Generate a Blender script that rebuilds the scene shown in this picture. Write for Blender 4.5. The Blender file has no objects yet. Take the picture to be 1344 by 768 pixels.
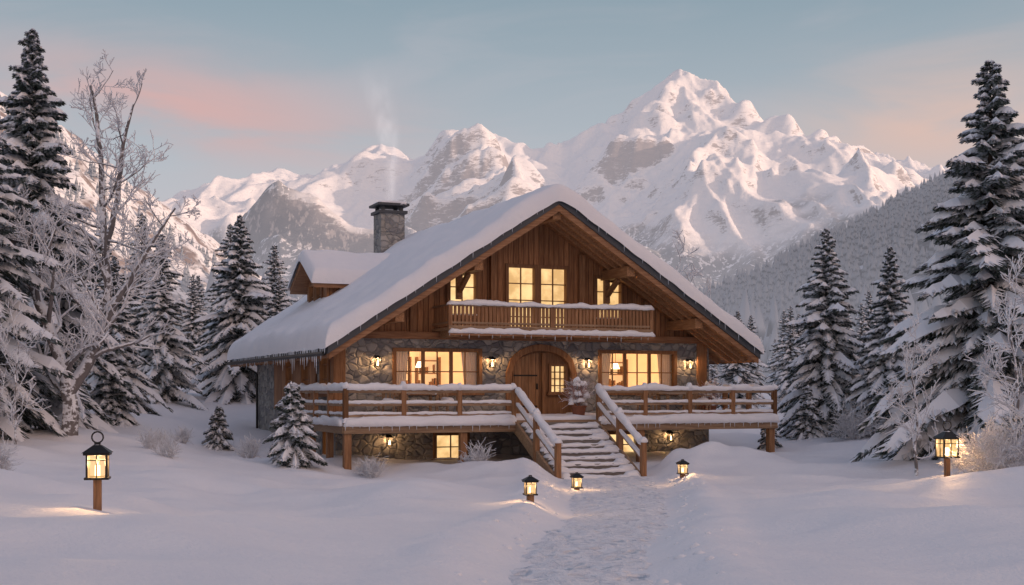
import bpy, math, random
import numpy as np
from mathutils import Vector, Matrix
random.seed(7)
scene=bpy.context.scene
scene.view_settings.view_transform='Standard'
try: scene.view_settings.look='None'
except Exception: pass
scene.view_settings.exposure=0
COL=scene.collection
EYE=2.35; F=1700.0
SX,SY=.90,-.436
# ------------------------------------------------------------------ noise
def _g(ix,iy,s):
    n=(ix.astype(np.int64)*374761393+iy.astype(np.int64)*668265263+s*144269504)&0xffffffff
    n=((n^(n>>13))*1274126177)&0xffffffff
    n=(n^(n>>16))&0xffffffff
    return n/4294967296.0*2*math.pi
def pn(x,y,s=0):
    x=np.asarray(x,float); y=np.asarray(y,float)
    x,y=np.broadcast_arrays(x,y)
    ix=np.floor(x); iy=np.floor(y); fx=x-ix; fy=y-iy
    u=fx**3*(fx*(fx*6-15)+10); v=fy**3*(fy*(fy*6-15)+10)
    def d(ox,oy):
        a=_g(ix+ox,iy+oy,s); return np.cos(a)*(fx-ox)+np.sin(a)*(fy-oy)
    a=d(0,0)*(1-u)+d(1,0)*u; b=d(0,1)*(1-u)+d(1,1)*u
    return (a*(1-v)+b*v)*1.5
def fbm(x,y,s=0,o=4,g=.5):
    r=0;a=1;t=0
    for i in range(o):
        r=r+a*pn(x*2**i,y*2**i,s+i*17); t+=a; a*=g
    return r/t
def ridged(x,y,s=0,o=6,g=.5):
    r=0;a=1;t=0;w=1
    for i in range(o):
        n=1-np.abs(pn(x*2**i,y*2**i,s+i*13)); n=n*n
        r=r+a*n*w; t+=a; a*=g; w=np.clip(n*1.4,0,1)
    return r/t
def ss(a,b,x):
    t=np.clip((np.asarray(x,float)-a)/(b-a),0,1); return t*t*(3-2*t)
# ------------------------------------------------------------------ node helpers
def mat(name):
    m=bpy.data.materials.new(name); m.use_nodes=True
    nt=m.node_tree; nt.nodes.clear()
    out=nt.nodes.new('ShaderNodeOutputMaterial')
    return m,nt,out
def nd(nt,t,**k):
    n=nt.nodes.new(t)
    for a,b in k.items(): setattr(n,a,b)
    return n
def lk(nt,a,b): nt.links.new(a,b)
def setin(nt,sock,v):
    if hasattr(v,'is_output') or isinstance(v,bpy.types.NodeSocket): nt.links.new(v,sock)
    else:
        if isinstance(v,(tuple,list)) and len(v)==3 and sock.type=='RGBA': v=(*v,1)
        sock.default_value=v
def math_(nt,op,a,b=0,c=0,clamp=False):
    n=nd(nt,'ShaderNodeMath',operation=op); n.use_clamp=clamp
    setin(nt,n.inputs[0],a); setin(nt,n.inputs[1],b)
    if op in('MULTIPLY_ADD',): setin(nt,n.inputs[2],c)
    return n.outputs[0]
def mixc(nt,f,a,b,bt='MIX'):
    n=nd(nt,'ShaderNodeMix',data_type='RGBA',blend_type=bt)
    setin(nt,n.inputs[0],f); setin(nt,n.inputs[6],a); setin(nt,n.inputs[7],b)
    return n.outputs[2]
def noise(nt,vec,scale,detail=3,rough=.55,dist=0):
    n=nd(nt,'ShaderNodeTexNoise'); 
    if vec is not None: lk(nt,vec,n.inputs['Vector'])
    n.inputs['Scale'].default_value=scale; n.inputs['Detail'].default_value=detail
    n.inputs['Roughness'].default_value=rough; n.inputs['Distortion'].default_value=dist
    return n.outputs[0]
def ramp(nt,f,stops):
    n=nd(nt,'ShaderNodeValToRGB'); lk(nt,f,n.inputs[0])
    e=n.color_ramp.elements
    while len(e)<len(stops): e.new(.5)
    for i,(p,c) in enumerate(stops):
        e[i].position=p; e[i].color=(*c,1) if len(c)==3 else c
    return n.outputs[0]
def rampf(nt,f,a,b):
    n=nd(nt,'ShaderNodeMapRange'); setin(nt,n.inputs[0],f)
    n.inputs[1].default_value=a; n.inputs[2].default_value=b
    n.interpolation_type='SMOOTHSTEP'
    return n.outputs[0]
def coord(nt,kind='Object'):
    return nd(nt,'ShaderNodeTexCoord').outputs[kind]
def pos(nt): return nd(nt,'ShaderNodeNewGeometry').outputs['Position']
def sep(nt,v):
    n=nd(nt,'ShaderNodeSeparateXYZ'); lk(nt,v,n.inputs[0]); return n.outputs
def mapping(nt,v,scale):
    n=nd(nt,'ShaderNodeMapping'); lk(nt,v,n.inputs[0]); n.inputs['Scale'].default_value=scale; return n.outputs[0]
def pbsdf(nt,col,rough=.7,spec=.3,bump=None,bs=.5,bd=.05,metal=0):
    p=nd(nt,'ShaderNodeBsdfPrincipled')
    setin(nt,p.inputs['Base Color'],col); setin(nt,p.inputs['Roughness'],rough)
    p.inputs['Specular IOR Level'].default_value=spec; p.inputs['Metallic'].default_value=metal
    if bump is not None:
        b=nd(nt,'ShaderNodeBump'); b.inputs['Strength'].default_value=bs; b.inputs['Distance'].default_value=bd
        lk(nt,bump,b.inputs['Height']); lk(nt,b.outputs[0],p.inputs['Normal'])
    return p
SNOWC=(.82,.83,.86)
def m_snow(name,bs=.5,path=False,det=3):
    m,nt,out=mat(name); P=pos(nt)
    n1=noise(nt,P,1.3,det,.6); n2=noise(nt,P,16,2,.65)
    h=math_(nt,'MULTIPLY_ADD',n2,.32,n1)
    col=mixc(nt,n1,(.79,.79,.83),(.87,.86,.88))
    if path:
        n3=noise(nt,P,4.6,4,.68,.8)
        v=nd(nt,'ShaderNodeTexVoronoi',feature='F1'); lk(nt,P,v.inputs['Vector']); v.inputs['Scale'].default_value=3.4
        pr=rampf(nt,v.outputs[0],.12,.42)
        h=math_(nt,'MULTIPLY_ADD',n2,.35,math_(nt,'MULTIPLY_ADD',pr,.8,n3))
        col=mixc(nt,rampf(nt,n3,.32,.6),(.68,.69,.74),(.85,.85,.88))
        p=pbsdf(nt,col,.75,.2,h,.85,.09)
    else:
        p=pbsdf(nt,col,.65,.25,h,bs,.07)
    lk(nt,p.outputs[0],out.inputs[0]); return m
M_SNOW=m_snow('snow'); M_SNOWG=m_snow('snow_ground',.7,det=5); M_PATH=m_snow('trampled_snow',path=True)
def m_wood(name,c0,c1,plank=0,grain='z',rough=.6):
    m,nt,out=mat(name); P=coord(nt)
    x,y,z=sep(nt,P)
    sc={'z':(9,9,.7),'x':(.7,9,9),'y':(9,.7,9)}[grain]
    g=noise(nt,mapping(nt,P,sc),2.2,4,.6,.4)
    big=noise(nt,P,.6,2)
    col=mixc(nt,rampf(nt,g,.3,.72),c0,c1)
    col=mixc(nt,math_(nt,'MULTIPLY',rampf(nt,big,.4,.75),.30),col,tuple(a*.5 for a in c0))
    h=g
    if plank:
        a=math_(nt,'ADD',x,y) if grain=='z' else z
        a=math_(nt,'MULTIPLY',a,1/plank)
        fl=math_(nt,'FLOOR',a); fr=math_(nt,'FRACT',a)
        wn=nd(nt,'ShaderNodeTexWhiteNoise',noise_dimensions='1D'); lk(nt,fl,wn.inputs['W'])
        k=math_(nt,'MULTIPLY_ADD',wn.outputs[0],.4,.75)
        cc=nd(nt,'ShaderNodeCombineColor'); 
        for i in range(3): lk(nt,k,cc.inputs[i])
        col=mixc(nt,1.0,col,cc.outputs[0],'MULTIPLY')
        e=math_(nt,'MINIMUM',fr,math_(nt,'SUBTRACT',1,fr))
        gr=rampf(nt,e,.0,.09)
        col=mixc(nt,gr,tuple(a*.25 for a in c0),col)
        h=math_(nt,'MULTIPLY_ADD',gr,1.5,math_(nt,'MULTIPLY',g,.5))
    p=pbsdf(nt,col,rough,.25,h,.5,.02)
    lk(nt,p.outputs[0],out.inputs[0]); return m
M_WALLW=m_wood('timber_cladding',(.27,.12,.055),(.47,.235,.11),.19,'z')
M_BEAM=m_wood('timber_beam',(.23,.11,.055),(.40,.21,.11),0,'x')
M_BEAMV=m_wood('timber_post',(.22,.105,.05),(.38,.20,.10),0,'z')
M_BEAMY=m_wood('timber_purlin',(.27,.13,.06),(.45,.24,.12),0,'y')
M_SOFF=m_wood('soffit_boards',(.30,.145,.065),(.48,.25,.12),0,'y')
M_RAIL=m_wood('railing_timber',(.22,.135,.08),(.40,.265,.165),0,'x')
M_DOOR=m_wood('door_wood',(.27,.13,.06),(.43,.23,.115),.13,'z',.45)
M_FRAME=m_wood('window_frame_wood',(.20,.095,.045),(.32,.165,.08),0,'z')
M_TREAD=m_wood('weathered_tread',(.14,.125,.115),(.26,.235,.215),0,'x')
def m_stone():
    m,nt,out=mat('fieldstone'); P=coord(nt)
    w=nd(nt,'ShaderNodeTexNoise'); lk(nt,P,w.inputs['Vector']); w.inputs['Scale'].default_value=1.6
    va=nd(nt,'ShaderNodeVectorMath',operation='MULTIPLY_ADD'); lk(nt,w.outputs[1],va.inputs[0]); va.inputs[1].default_value=(.35,.35,.35); lk(nt,P,va.inputs[2])
    mp=mapping(nt,va.outputs[0],(1,1,1.35))
    v=nd(nt,'ShaderNodeTexVoronoi',feature='F1'); lk(nt,mp,v.inputs['Vector']); v.inputs['Scale'].default_value=3.5
    e=nd(nt,'ShaderNodeTexVoronoi',feature='DISTANCE_TO_EDGE'); lk(nt,mp,e.inputs['Vector']); e.inputs['Scale'].default_value=3.5
    s=nd(nt,'ShaderNodeSeparateColor'); lk(nt,v.outputs['Color'],s.inputs[0])
    col=ramp(nt,s.outputs[0],[(0,(.19,.19,.20)),(.3,(.30,.295,.30)),(.55,(.39,.36,.32)),(.8,(.45,.435,.42)),(1,(.54,.50,.45))])
    n=noise(nt,P,18,4,.65)
    col=mixc(nt,math_(nt,'MULTIPLY',n,.42),col,(.12,.115,.115))
    mor=rampf(nt,e.outputs[0],.012,.05)
    col=mixc(nt,mor,(.22,.215,.205),col)
    h=math_(nt,'MULTIPLY_ADD',rampf(nt,e.outputs[0],0,.2),1.0,math_(nt,'MULTIPLY',n,.3))
    p=pbsdf(nt,col,.8,.25,h,.85,.05); lk(nt,p.outputs[0],out.inputs[0]); return m
M_STONE=m_stone()
def m_plain(name,c,rough=.6,spec=.3,metal=0,var=.3,sc=8):
    m,nt,out=mat(name); P=coord(nt); n=noise(nt,P,sc,3)
    col=mixc(nt,math_(nt,'MULTIPLY',n,var*1.6),c,tuple(a*.45 for a in c))
    p=pbsdf(nt,col,rough,spec,n,.25,.01,metal); lk(nt,p.outputs[0],out.inputs[0]); return m
M_METAL=m_plain('dark_iron',(.03,.028,.026),.45,.5,.6)
M_ROOFD=m_plain('roof_edge_slate',(.085,.09,.10),.6)
M_POT=m_plain('terracotta',(.25,.10,.06),.8)
def m_emit(name,c,s,var=0,sc=1.2):
    m,nt,out=mat(name); e=nd(nt,'ShaderNodeEmission'); e.inputs[1].default_value=s
    if var:
        P=coord(nt); n=noise(nt,P,sc,3,.5)
        col=mixc(nt,rampf(nt,n,.32,.68),tuple(a*(1-var) for a in (c[0],c[1]*.88,c[2]*.75)),c)
        lk(nt,col,e.inputs[0])
    else: e.inputs[0].default_value=(*c,1)
    lk(nt,e.outputs[0],out.inputs[0]); return m
M_WIN=m_emit('window_glow_panel',(1.0,.66,.30),1.3,.36,1.9)  # emissive panel, uneven warm glow painted in for a lit interior
M_FLAME=m_emit('lamp_flame',(1.0,.62,.26),10)
M_BULB=m_emit('pendant_bulb',(1.0,.74,.40),5)
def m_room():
    m,nt,out=mat('glowing_room_plaster'); P=coord(nt); n=noise(nt,P,1.5,3)
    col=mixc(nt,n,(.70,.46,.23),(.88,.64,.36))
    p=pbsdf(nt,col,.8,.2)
    lk(nt,col,p.inputs['Emission Color']); p.inputs['Emission Strength'].default_value=.65  # self-glow added to the plaster, stands in for room light
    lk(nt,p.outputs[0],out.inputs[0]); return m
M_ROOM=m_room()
def m_glass(name='glass'):
    m,nt,out=mat(name); t=nd(nt,'ShaderNodeBsdfTransparent'); g=nd(nt,'ShaderNodeBsdfGlossy'); g.inputs['Roughness'].default_value=.03
    g.inputs[0].default_value=(.8,.85,.9,1)
    fr=nd(nt,'ShaderNodeFresnel'); fr.inputs[0].default_value=1.45
    mx=nd(nt,'ShaderNodeMixShader'); lk(nt,fr.outputs[0],mx.inputs[0]); lk(nt,t.outputs[0],mx.inputs[1]); lk(nt,g.outputs[0],mx.inputs[2])
    lk(nt,mx.outputs[0],out.inputs[0]); return m
M_GLASS=m_glass()
def m_glow():
    m,nt,out=mat('frosted_lamp_glass'); t=nd(nt,'ShaderNodeBsdfTransparent'); e=nd(nt,'ShaderNodeEmission')
    e.inputs[0].default_value=(1,.58,.23,1); e.inputs[1].default_value=1.5
    mx=nd(nt,'ShaderNodeMixShader'); mx.inputs[0].default_value=.42
    lk(nt,t.outputs[0],mx.inputs[1]); lk(nt,e.outputs[0],mx.inputs[2]); lk(nt,mx.outputs[0],out.inputs[0]); return m
M_GLOW=m_glow()
def m_curtain():
    m,nt,out=mat('curtain_fabric'); d=nd(nt,'ShaderNodeBsdfDiffuse'); t=nd(nt,'ShaderNodeBsdfTranslucent')
    d.inputs[0].default_value=(.70,.62,.60,1); t.inputs[0].default_value=(.46,.44,.48,1)
    mx=nd(nt,'ShaderNodeMixShader'); mx.inputs[0].default_value=.4
    lk(nt,d.outputs[0],mx.inputs[1]); lk(nt,t.outputs[0],mx.inputs[2]); lk(nt,mx.outputs[0],out.inputs[0]); return m
M_CURT=m_curtain()
def m_bark(name,c,snowlim=.25,frost=.0):
    m,nt,out=mat(name); P=pos(nt); g=nd(nt,'ShaderNodeNewGeometry')
    z=sep(nt,g.outputs['Normal'])[2]
    n=noise(nt,P,6,2,.65)
    f=math_(nt,'ADD',z,math_(nt,'MULTIPLY',math_(nt,'SUBTRACT',n,.5),1.6))
    f=rampf(nt,f,snowlim-.12,snowlim+.12)
    if frost: f=math_(nt,'MAXIMUM',f,frost)
    col=mixc(nt,n,c,tuple(a*2.0 for a in c))
    col=mixc(nt,f,col,SNOWC)
    p=pbsdf(nt,col,.85,.1); lk(nt,p.outputs[0],out.inputs[0]); return m
M_BARK=m_bark('frosted_bark',(.09,.075,.07),.05,.08)
M_TWIG=m_bark('frosted_twigs',(.22,.19,.19),-.1,.55)
M_TRUNK=m_bark('conifer_trunk',(.05,.038,.03),.6)
def m_needle():
    m,nt,out=mat('conifer_needles'); P=pos(nt); n=noise(nt,P,5,2,.7)
    col=mixc(nt,rampf(nt,n,.3,.5),(.030,.042,.038),(.075,.095,.083))
    col=mixc(nt,math_(nt,'MULTIPLY',rampf(nt,n,.47,.64),.72),col,(.44,.47,.51))
    p=pbsdf(nt,col,.8,.1); lk(nt,p.outputs[0],out.inputs[0]); return m
M_NEED=m_needle()
def m_tsnow():
    m,nt,out=mat('branch_snow'); p=pbsdf(nt,(.84,.85,.89),.8,.1); lk(nt,p.outputs[0],out.inputs[0]); return m
M_TSNOW=m_tsnow()
# ------------------------------------------------------------------ mesh builder
def mesh_from(name,V,Fs,mats,mi=None,smooth=False):
    me=bpy.data.meshes.new(name)
    V=np.asarray(V,np.float32)
    if isinstance(Fs,np.ndarray):
        k=Fs.shape[1]; n=len(Fs)
        me.vertices.add(len(V)); me.vertices.foreach_set('co',V.ravel())
        me.loops.add(n*k); me.loops.foreach_set('vertex_index',Fs.astype(np.int32).ravel())
        me.polygons.add(n); me.polygons.foreach_set('loop_start',np.arange(0,n*k,k,dtype=np.int32))
        try: me.polygons.foreach_set('loop_total',np.full(n,k,np.int32))
        except Exception: pass
    else:
        me.from_pydata([tuple(map(float,v)) for v in V],[],Fs)
    for m in mats: me.materials.append(m)
    if mi is not None: me.polygons.foreach_set('material_index',np.asarray(mi,np.int32))
    if smooth: me.polygons.foreach_set('use_smooth',np.ones(len(me.polygons),bool))
    me.update(calc_edges=True); me.validate()
    return me
def obj(name,me,parent=None,loc=None):
    o=bpy.data.objects.new(name,me); COL.objects.link(o)
    if parent: o.parent=parent
    if loc is not None: o.location=loc
    return o
def empty(name,loc=(0,0,0),rz=0,parent=None):
    o=bpy.data.objects.new(name,None); COL.objects.link(o); o.location=loc; o.rotation_euler=(0,0,rz); o.empty_display_size=.3
    if parent: o.parent=parent
    return o
class MB:
    def __init__(s): s.V=[]; s.F=[]; s.M=[]; s.xf=None
    def add(s,pts,faces,m=0):
        b=len(s.V)
        for p in pts:
            if s.xf: p=s.xf(p)
            s.V.append(tuple(float(a) for a in p))
        for f in faces: s.F.append([b+i for i in f]); s.M.append(m)
    def hexa(s,p,m=0):
        s.add(p,[(0,3,2,1),(4,5,6,7),(0,1,5,4),(1,2,6,5),(2,3,7,6),(3,0,4,7)],m)
    def box(s,x0,x1,y0,y1,z0,z1,m=0):
        s.hexa([(x0,y0,z0),(x1,y0,z0),(x1,y1,z0),(x0,y1,z0),(x0,y0,z1),(x1,y0,z1),(x1,y1,z1),(x0,y1,z1)],m)
    def beam(s,p,q,w,h,m=0,up=(0,0,1)):
        p=Vector(p); q=Vector(q); d=(q-p).normalized(); u=Vector(up); sd=d.cross(u).normalized(); u=sd.cross(d)
        a=sd*w/2; b=u*h/2
        s.hexa([p-a-b,p+a-b,q+a-b,q-a-b,p-a+b,p+a+b,q+a+b,q-a+b],m)
    def cyl(s,p,q,r0,r1,n=8,m=0,cap=True):
        p=Vector(p); q=Vector(q); d=(q-p).normalized(); u=Vector((0,0,1)) if abs(d.z)<.9 else Vector((1,0,0)); a=d.cross(u).normalized(); b=a.cross(d)
        P=[]
        for c,r in((p,r0),(q,r1)):
            for i in range(n):
                t=2*math.pi*i/n; P.append(c+a*math.cos(t)*r+b*math.sin(t)*r)
        Fc=[(i,(i+1)%n,n+(i+1)%n,n+i) for i in range(n)]
        if cap: Fc+= [tuple(range(n))[::-1],tuple(range(n,2*n))]
        s.add(P,Fc,m)
    def snow(s,p,q,w,h,m=0,seed=None,step=.1,side=None):
        p=Vector(p); q=Vector(q); L=(q-p).length; n=max(3,int(L/step)); d=(q-p).normalized()
        sd=Vector(side) if side else d.cross(Vector((0,0,1))).normalized()
        k=7; sdn=random.random()*100 if seed is None else seed
        P=[]
        for i in range(n+1):
            t=i/n; c=p.lerp(q,t); x=t*L
            e=min(1,math.sqrt(max(0,min(x,L-x)/.08))) if 0<i<n else .25
            hh=h*(.85+.45*float(pn(x*1.6+sdn,sdn,3))+.2*float(pn(x*6+sdn,sdn,5)))*e; ww=w*(1+.18*float(pn(x*2.3+sdn,sdn+9,4)))*(.5+.5*e)
            for j in range(k):
                a=math.pi*j/(k-1); ca=math.cos(a); sa=math.sin(a)
                off=sd*(-ca*ww/2); z=sa**.6*hh if sa>0 else 0
                if j in(0,k-1): z=-.02*(1+2*abs(float(pn(x*4+j,sdn,8))))
                P.append(c+off+Vector((0,0,z)))
        Fc=[]
        for i in range(n):
            for j in range(k-1):
                a=i*k+j; Fc.append((a,a+1,a+k+1,a+k))
            Fc.append((i*k+k-1,i*k,i*k+k,i*k+2*k-1))
        Fc.append(tuple(range(k))); Fc.append(tuple(range(n*k,n*k+k)))
        s.add(P,Fc,m)
    def done(s,name,mats,parent=None,bevel=0,smooth=False,loc=None):
        import bmesh
        me=bpy.data.meshes.new(name); me.from_pydata(s.V,[],s.F)
        for m in mats: me.materials.append(m)
        me.polygons.foreach_set('material_index',s.M)
        bm=bmesh.new(); bm.from_mesh(me); bmesh.ops.recalc_face_normals(bm,faces=bm.faces[:]); bm.to_mesh(me); bm.free()
        if smooth: me.polygons.foreach_set('use_smooth',[True]*len(me.polygons))
        o=obj(name,me,parent,loc)
        if bevel:
            b=o.modifiers.new('bevel','BEVEL'); b.width=bevel; b.segments=2; b.limit_method='ANGLE'
        return o
# ------------------------------------------------------------------ terrain
BY=[-500,0,8,11,17,24,32,38,42,50,60,90,150,400,2000]; BZ=[.9,.9,.85,.74,.5,.2,.0,-.04,.05,.42,.9,1.6,2,3,3]
PCY=[0,8,10.75,17,24,31,38,41]; PCX=[.2,.35,.46,1.1,1.95,2.6,2.75,2.75]
PWY=[0,10,17,24,36,40]; PWX=[.6,.64,.82,.98,1.5,1.6]
def terr(x,y):
    x=np.asarray(x,float); y=np.asarray(y,float)
    z=np.interp(y,BY,BZ)
    z=z+ss(4,20,-x)*1.5*ss(6,34,y)+ss(3,9,-x)*.22*ss(30,18,y)
    z=z+ss(8,14.5,x)*(1.5*ss(36,24,y)*ss(4,14,y)+.3)
    off=ss(1.2,4.5,np.abs(x-np.interp(y,PCY,PCX)))
    z=z+.55*fbm(x/7,y/7,11,3)*off+.06*fbm(x/1.6,y/1.6,5,3)+.22*(ridged((x+y*.5)/6,y/3.2,71,2)-.5)*off+.08*off
    z=z+8*fbm(x/260,y/260,31,3)*ss(130,500,np.hypot(x,y))
    d=np.abs(x-np.interp(y,PCY,PCX)+.12*pn(y/1.7,y*0+.5,77)+.10*pn(y/.55,y*0+x*.2,78)); w=np.interp(y,PWY,PWX)
    on=ss(41.5,39.5,y)
    z=z-.15*ss(w+.55,w-.15,d)*on
    z=z+(.12+.12*fbm(x/.9,y/.9,41,3))*np.exp(-((d-w-.75)/.38)**2)*on*ss(7,16,y)
    for (hx,hy,hr,hh) in((.1,37.4,.9,.22),(-.9,38.0,1.2,.2),(5.6,39.6,1.1,.5),(7.0,39.4,1.2,.3)):
        z=z+hh*np.exp(-(((x-hx)/hr)**2+((y-hy)/(hr*.8))**2))*(1+.3*pn(x*1.3,y*1.3,3))
    dd=SX*x+SY*y; e=-SY*x+SX*y
    z=z+ss(110,240,dd)*(78+130*ss(150,700,e)*ss(1500,900,e))*(1+.12*pn(x/60,y/60,9))  # unseen ridge added to keep low sun off foreground and right hill
    return z
def tz(x,y): return float(terr(x,y))
def heightgrid(name,xs,ys,fn,mats,smooth=True):
    X,Y=np.meshgrid(xs,ys); Z=fn(X,Y)
    V=np.stack([X,Y,Z],-1).reshape(-1,3); nx=len(xs); ny=len(ys)
    i=np.arange(ny-1)[:,None]*nx+np.arange(nx-1)[None]; Q=np.stack([i,i+1,i+nx+1,i+nx],-1).reshape(-1,4)
    return obj(name,mesh_from(name,V,Q,mats,smooth=smooth))
gx=np.geomspace(14,3000,90); xs=np.concatenate([-gx[::-1],np.linspace(-14,14,220)[1:-1],gx])
ys=np.concatenate([np.linspace(-700,0,60),np.linspace(0,8,20)[1:],np.linspace(8,44,280)[1:],np.geomspace(44,3200,130)[1:]])
heightgrid('snow_ground',xs,ys,terr,[M_SNOWG])
nw=34; py_=np.linspace(6,38.6,330)
A=[]
for y in py_:
    cx=np.interp(y,PCY,PCX)-.12*float(pn(y/1.7,.5,77)); w=np.interp(y,PWY,PWX)+.22
    t=np.linspace(-1,1,nw); x=cx+t*w
    ed=ss(.62,1,np.abs(t))
    z=terr(x,y+0*x)+(.022+.065*fbm(x/.33,y/.33+0*x,90,3)-.0)*(1-ed*.6)-.085*ed+.03*fbm(x/.2,y/.2+0*x,91,2)*ed
    A.append(np.stack([x,x*0+y,z],-1))
A=np.array(A).reshape(-1,3); i=np.arange(len(py_)-1)[:,None]*nw+np.arange(nw-1)[None]
obj('path',mesh_from('path',A,np.stack([i,i+1,i+nw+1,i+nw],-1).reshape(-1,4),[M_PATH],smooth=True))
mb=MB(); rc_=np.random.RandomState(4)
for i in range(230):
    y=9+28.5*rc_.rand()**.8; sg=rc_.choice([-1,1]); w=np.interp(y,PWY,PWX); x=np.interp(y,PCY,PCX)+sg*(w+.1+abs(rc_.normal(0,.35))); s=.025+.045*rc_.rand()**2
    a=rc_.rand()*3.1; z=tz(x,y)-.01; dx,dy=math.cos(a)*s,math.sin(a)*s
    mb.snow((x-dx,y-dy,z),(x+dx,y+dy,z),s*2,s*1.0,step=s*.5)
mb.done('snow_clods',[M_SNOW],smooth=True)
# ------------------------------------------------------------------ mountains
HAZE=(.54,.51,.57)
def haze_out(nt,out,shader,base,lowz,extra,hc=None):  # aerial haze painted into materials as emission, by distance and low altitude
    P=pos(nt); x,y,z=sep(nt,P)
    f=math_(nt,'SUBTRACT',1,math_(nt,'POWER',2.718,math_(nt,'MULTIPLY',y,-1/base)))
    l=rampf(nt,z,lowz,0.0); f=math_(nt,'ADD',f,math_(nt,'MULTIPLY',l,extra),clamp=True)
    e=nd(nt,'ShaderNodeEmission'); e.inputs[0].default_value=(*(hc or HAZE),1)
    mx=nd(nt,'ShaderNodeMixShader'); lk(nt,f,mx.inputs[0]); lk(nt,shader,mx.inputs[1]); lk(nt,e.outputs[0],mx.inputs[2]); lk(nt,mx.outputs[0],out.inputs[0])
def m_mount():
    m,nt,out=mat('mountain_rock_snow'); P=pos(nt); g=nd(nt,'ShaderNodeNewGeometry')
    nz=sep(nt,g.outputs['Normal'])[2]; z=sep(nt,P)[2]
    n1=noise(nt,P,.0045,3,.6); n2=noise(nt,mapping(nt,P,(1,1,2.6)),.06,5,.75,.6)
    f=math_(nt,'ADD',nz,math_(nt,'MULTIPLY',math_(nt,'SUBTRACT',n2,.5),.95))
    f=math_(nt,'ADD',f,math_(nt,'MULTIPLY',math_(nt,'SUBTRACT',n1,.5),.50))
    rock=rampf(nt,f,.56,.40)
    rc=mixc(nt,n2,(.16,.14,.14),(.40,.35,.33))
    col=mixc(nt,math_(nt,'MULTIPLY',rock,.88),(.88,.88,.90),rc)
    sp=noise(nt,mapping(nt,P,(1,1,.45)),.12,2,.7)
    sp2=noise(nt,P,.006,3,.6)
    tl=math_(nt,'MULTIPLY_ADD',sp2,320,95)
    fm=rampf(nt,math_(nt,'SUBTRACT',tl,z),-25,45)
    fm=math_(nt,'MULTIPLY',fm,rampf(nt,sp,.36,.48))
    col=mixc(nt,math_(nt,'MULTIPLY',fm,.88),col,(.06,.065,.075))
    p=pbsdf(nt,col,.9,.05,n2,.7,4)
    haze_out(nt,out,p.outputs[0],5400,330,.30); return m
prof=[(-300,260),(100,262),(230,262),(250,255),(262,240),(275,232),(300,244),(335,228),(365,212),(400,222),(430,217),(470,208),(485,190),(500,181),(518,186),(545,205),(580,190),(610,172),(640,166),(665,180),(700,186),(735,180),(760,168),(790,152),(812,158),(835,130),(860,102),(893,82),(915,97),(940,118),(975,142),(1010,162),(1040,188),(1060,202),(1090,193),(1130,187),(1170,202),(1210,212),(1240,212),(1260,225),(1300,240),(1344,250),(1700,280)]
YR=2900.
PX=[(p-672)/F*YR for p,_ in prof]; PH=[(515-q)/F*YR+EYE for _,q in prof]
def mount(X,Y):
    yr=YR+55*pn(X/300,X*0,5)
    H=np.interp(X,PX,PH)+0
    t=np.clip((Y-1000)/(yr-1000),0,1); g=.30*t+.70*t**2.1
    wx=X+90*fbm(X/400,Y/400,61,3); wy=Y+90*fbm(X/400+7,Y/400,62,3)
    back=1-np.clip((Y-yr)/900,0,1)
    Hs=(np.interp(X-150,PX,PH)+np.interp(X+150,PX,PH)+H)/3
    Hm=H*ss(.75,1,t)+Hs*(1-ss(.75,1,t))
    h=Hm*g*back
    r=ridged(wx/600,wy/1050,21,5,.42); r2=ridged(wx/150,wy/220,45,4,.5)
    for px,py,sl in((893,80,.95),(790,150,.75),(640,166,.62),(500,179,.75),(365,210,.75),(1130,185,.65),(735,178,.65)):
        cx=(px-672)/F*YR; ch=(515-py)/F*YR+EYE
        ang=np.arctan2(Y-YR,X-cx); dist=np.hypot(X-cx,(Y-YR)*.9)
        k=sl*(1+.20*np.cos(ang*5+px)+.20*pn(dist/50,ang*2.5,px))
        c=ch-dist*k
        h=np.maximum(h,c)
    mid=(4*t*(1-t))
    rough=.45+.55*ss(-.1,.35,fbm(X/500,Y/500,99,2))
    h=h+(r-.42)*280*mid**.8*back*ss(.05,.3,t)+rough*((r2-.4)*44*(.35+.65*mid)*ss(.1,.5,t)+(ridged(wx/48,wy/60,88,3,.6)-.5)*15*t)
    return h-15
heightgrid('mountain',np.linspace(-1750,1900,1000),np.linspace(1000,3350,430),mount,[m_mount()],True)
def m_hill(name,rocky,hz):
    m,nt,out=mat(name); P=pos(nt); n=noise(nt,P,.03,4,.65); n2=noise(nt,P,.25,3,.7)
    if rocky:
        col=mixc(nt,rampf(nt,n2,.5,.66),(.84,.85,.88),(.12,.12,.12))
        col=mixc(nt,rampf(nt,n,.50,.62),col,(.24,.18,.15))
    else:
        col=mixc(nt,rampf(nt,n,.56,.66),(.05,.055,.06),(.70,.72,.76))
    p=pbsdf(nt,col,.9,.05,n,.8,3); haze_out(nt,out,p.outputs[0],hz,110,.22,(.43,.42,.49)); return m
def m_fartree(name,hz,c,sn=.5):
    m,nt,out=mat(name); P=pos(nt); g=nd(nt,'ShaderNodeNewGeometry'); nz=sep(nt,g.outputs['Normal'])[2]
    n=noise(nt,P,.35,1,.7)
    f=rampf(nt,math_(nt,'ADD',nz,math_(nt,'MULTIPLY',n,1.0)),.72,1.15)
    col=mixc(nt,math_(nt,'MULTIPLY',f,sn),c,(.60,.63,.68))
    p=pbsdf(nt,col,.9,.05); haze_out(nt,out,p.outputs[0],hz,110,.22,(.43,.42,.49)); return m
rprof=[(0,0),(40,10),(90,38),(150,62),(230,92),(330,130),(480,190),(700,250)]
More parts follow.
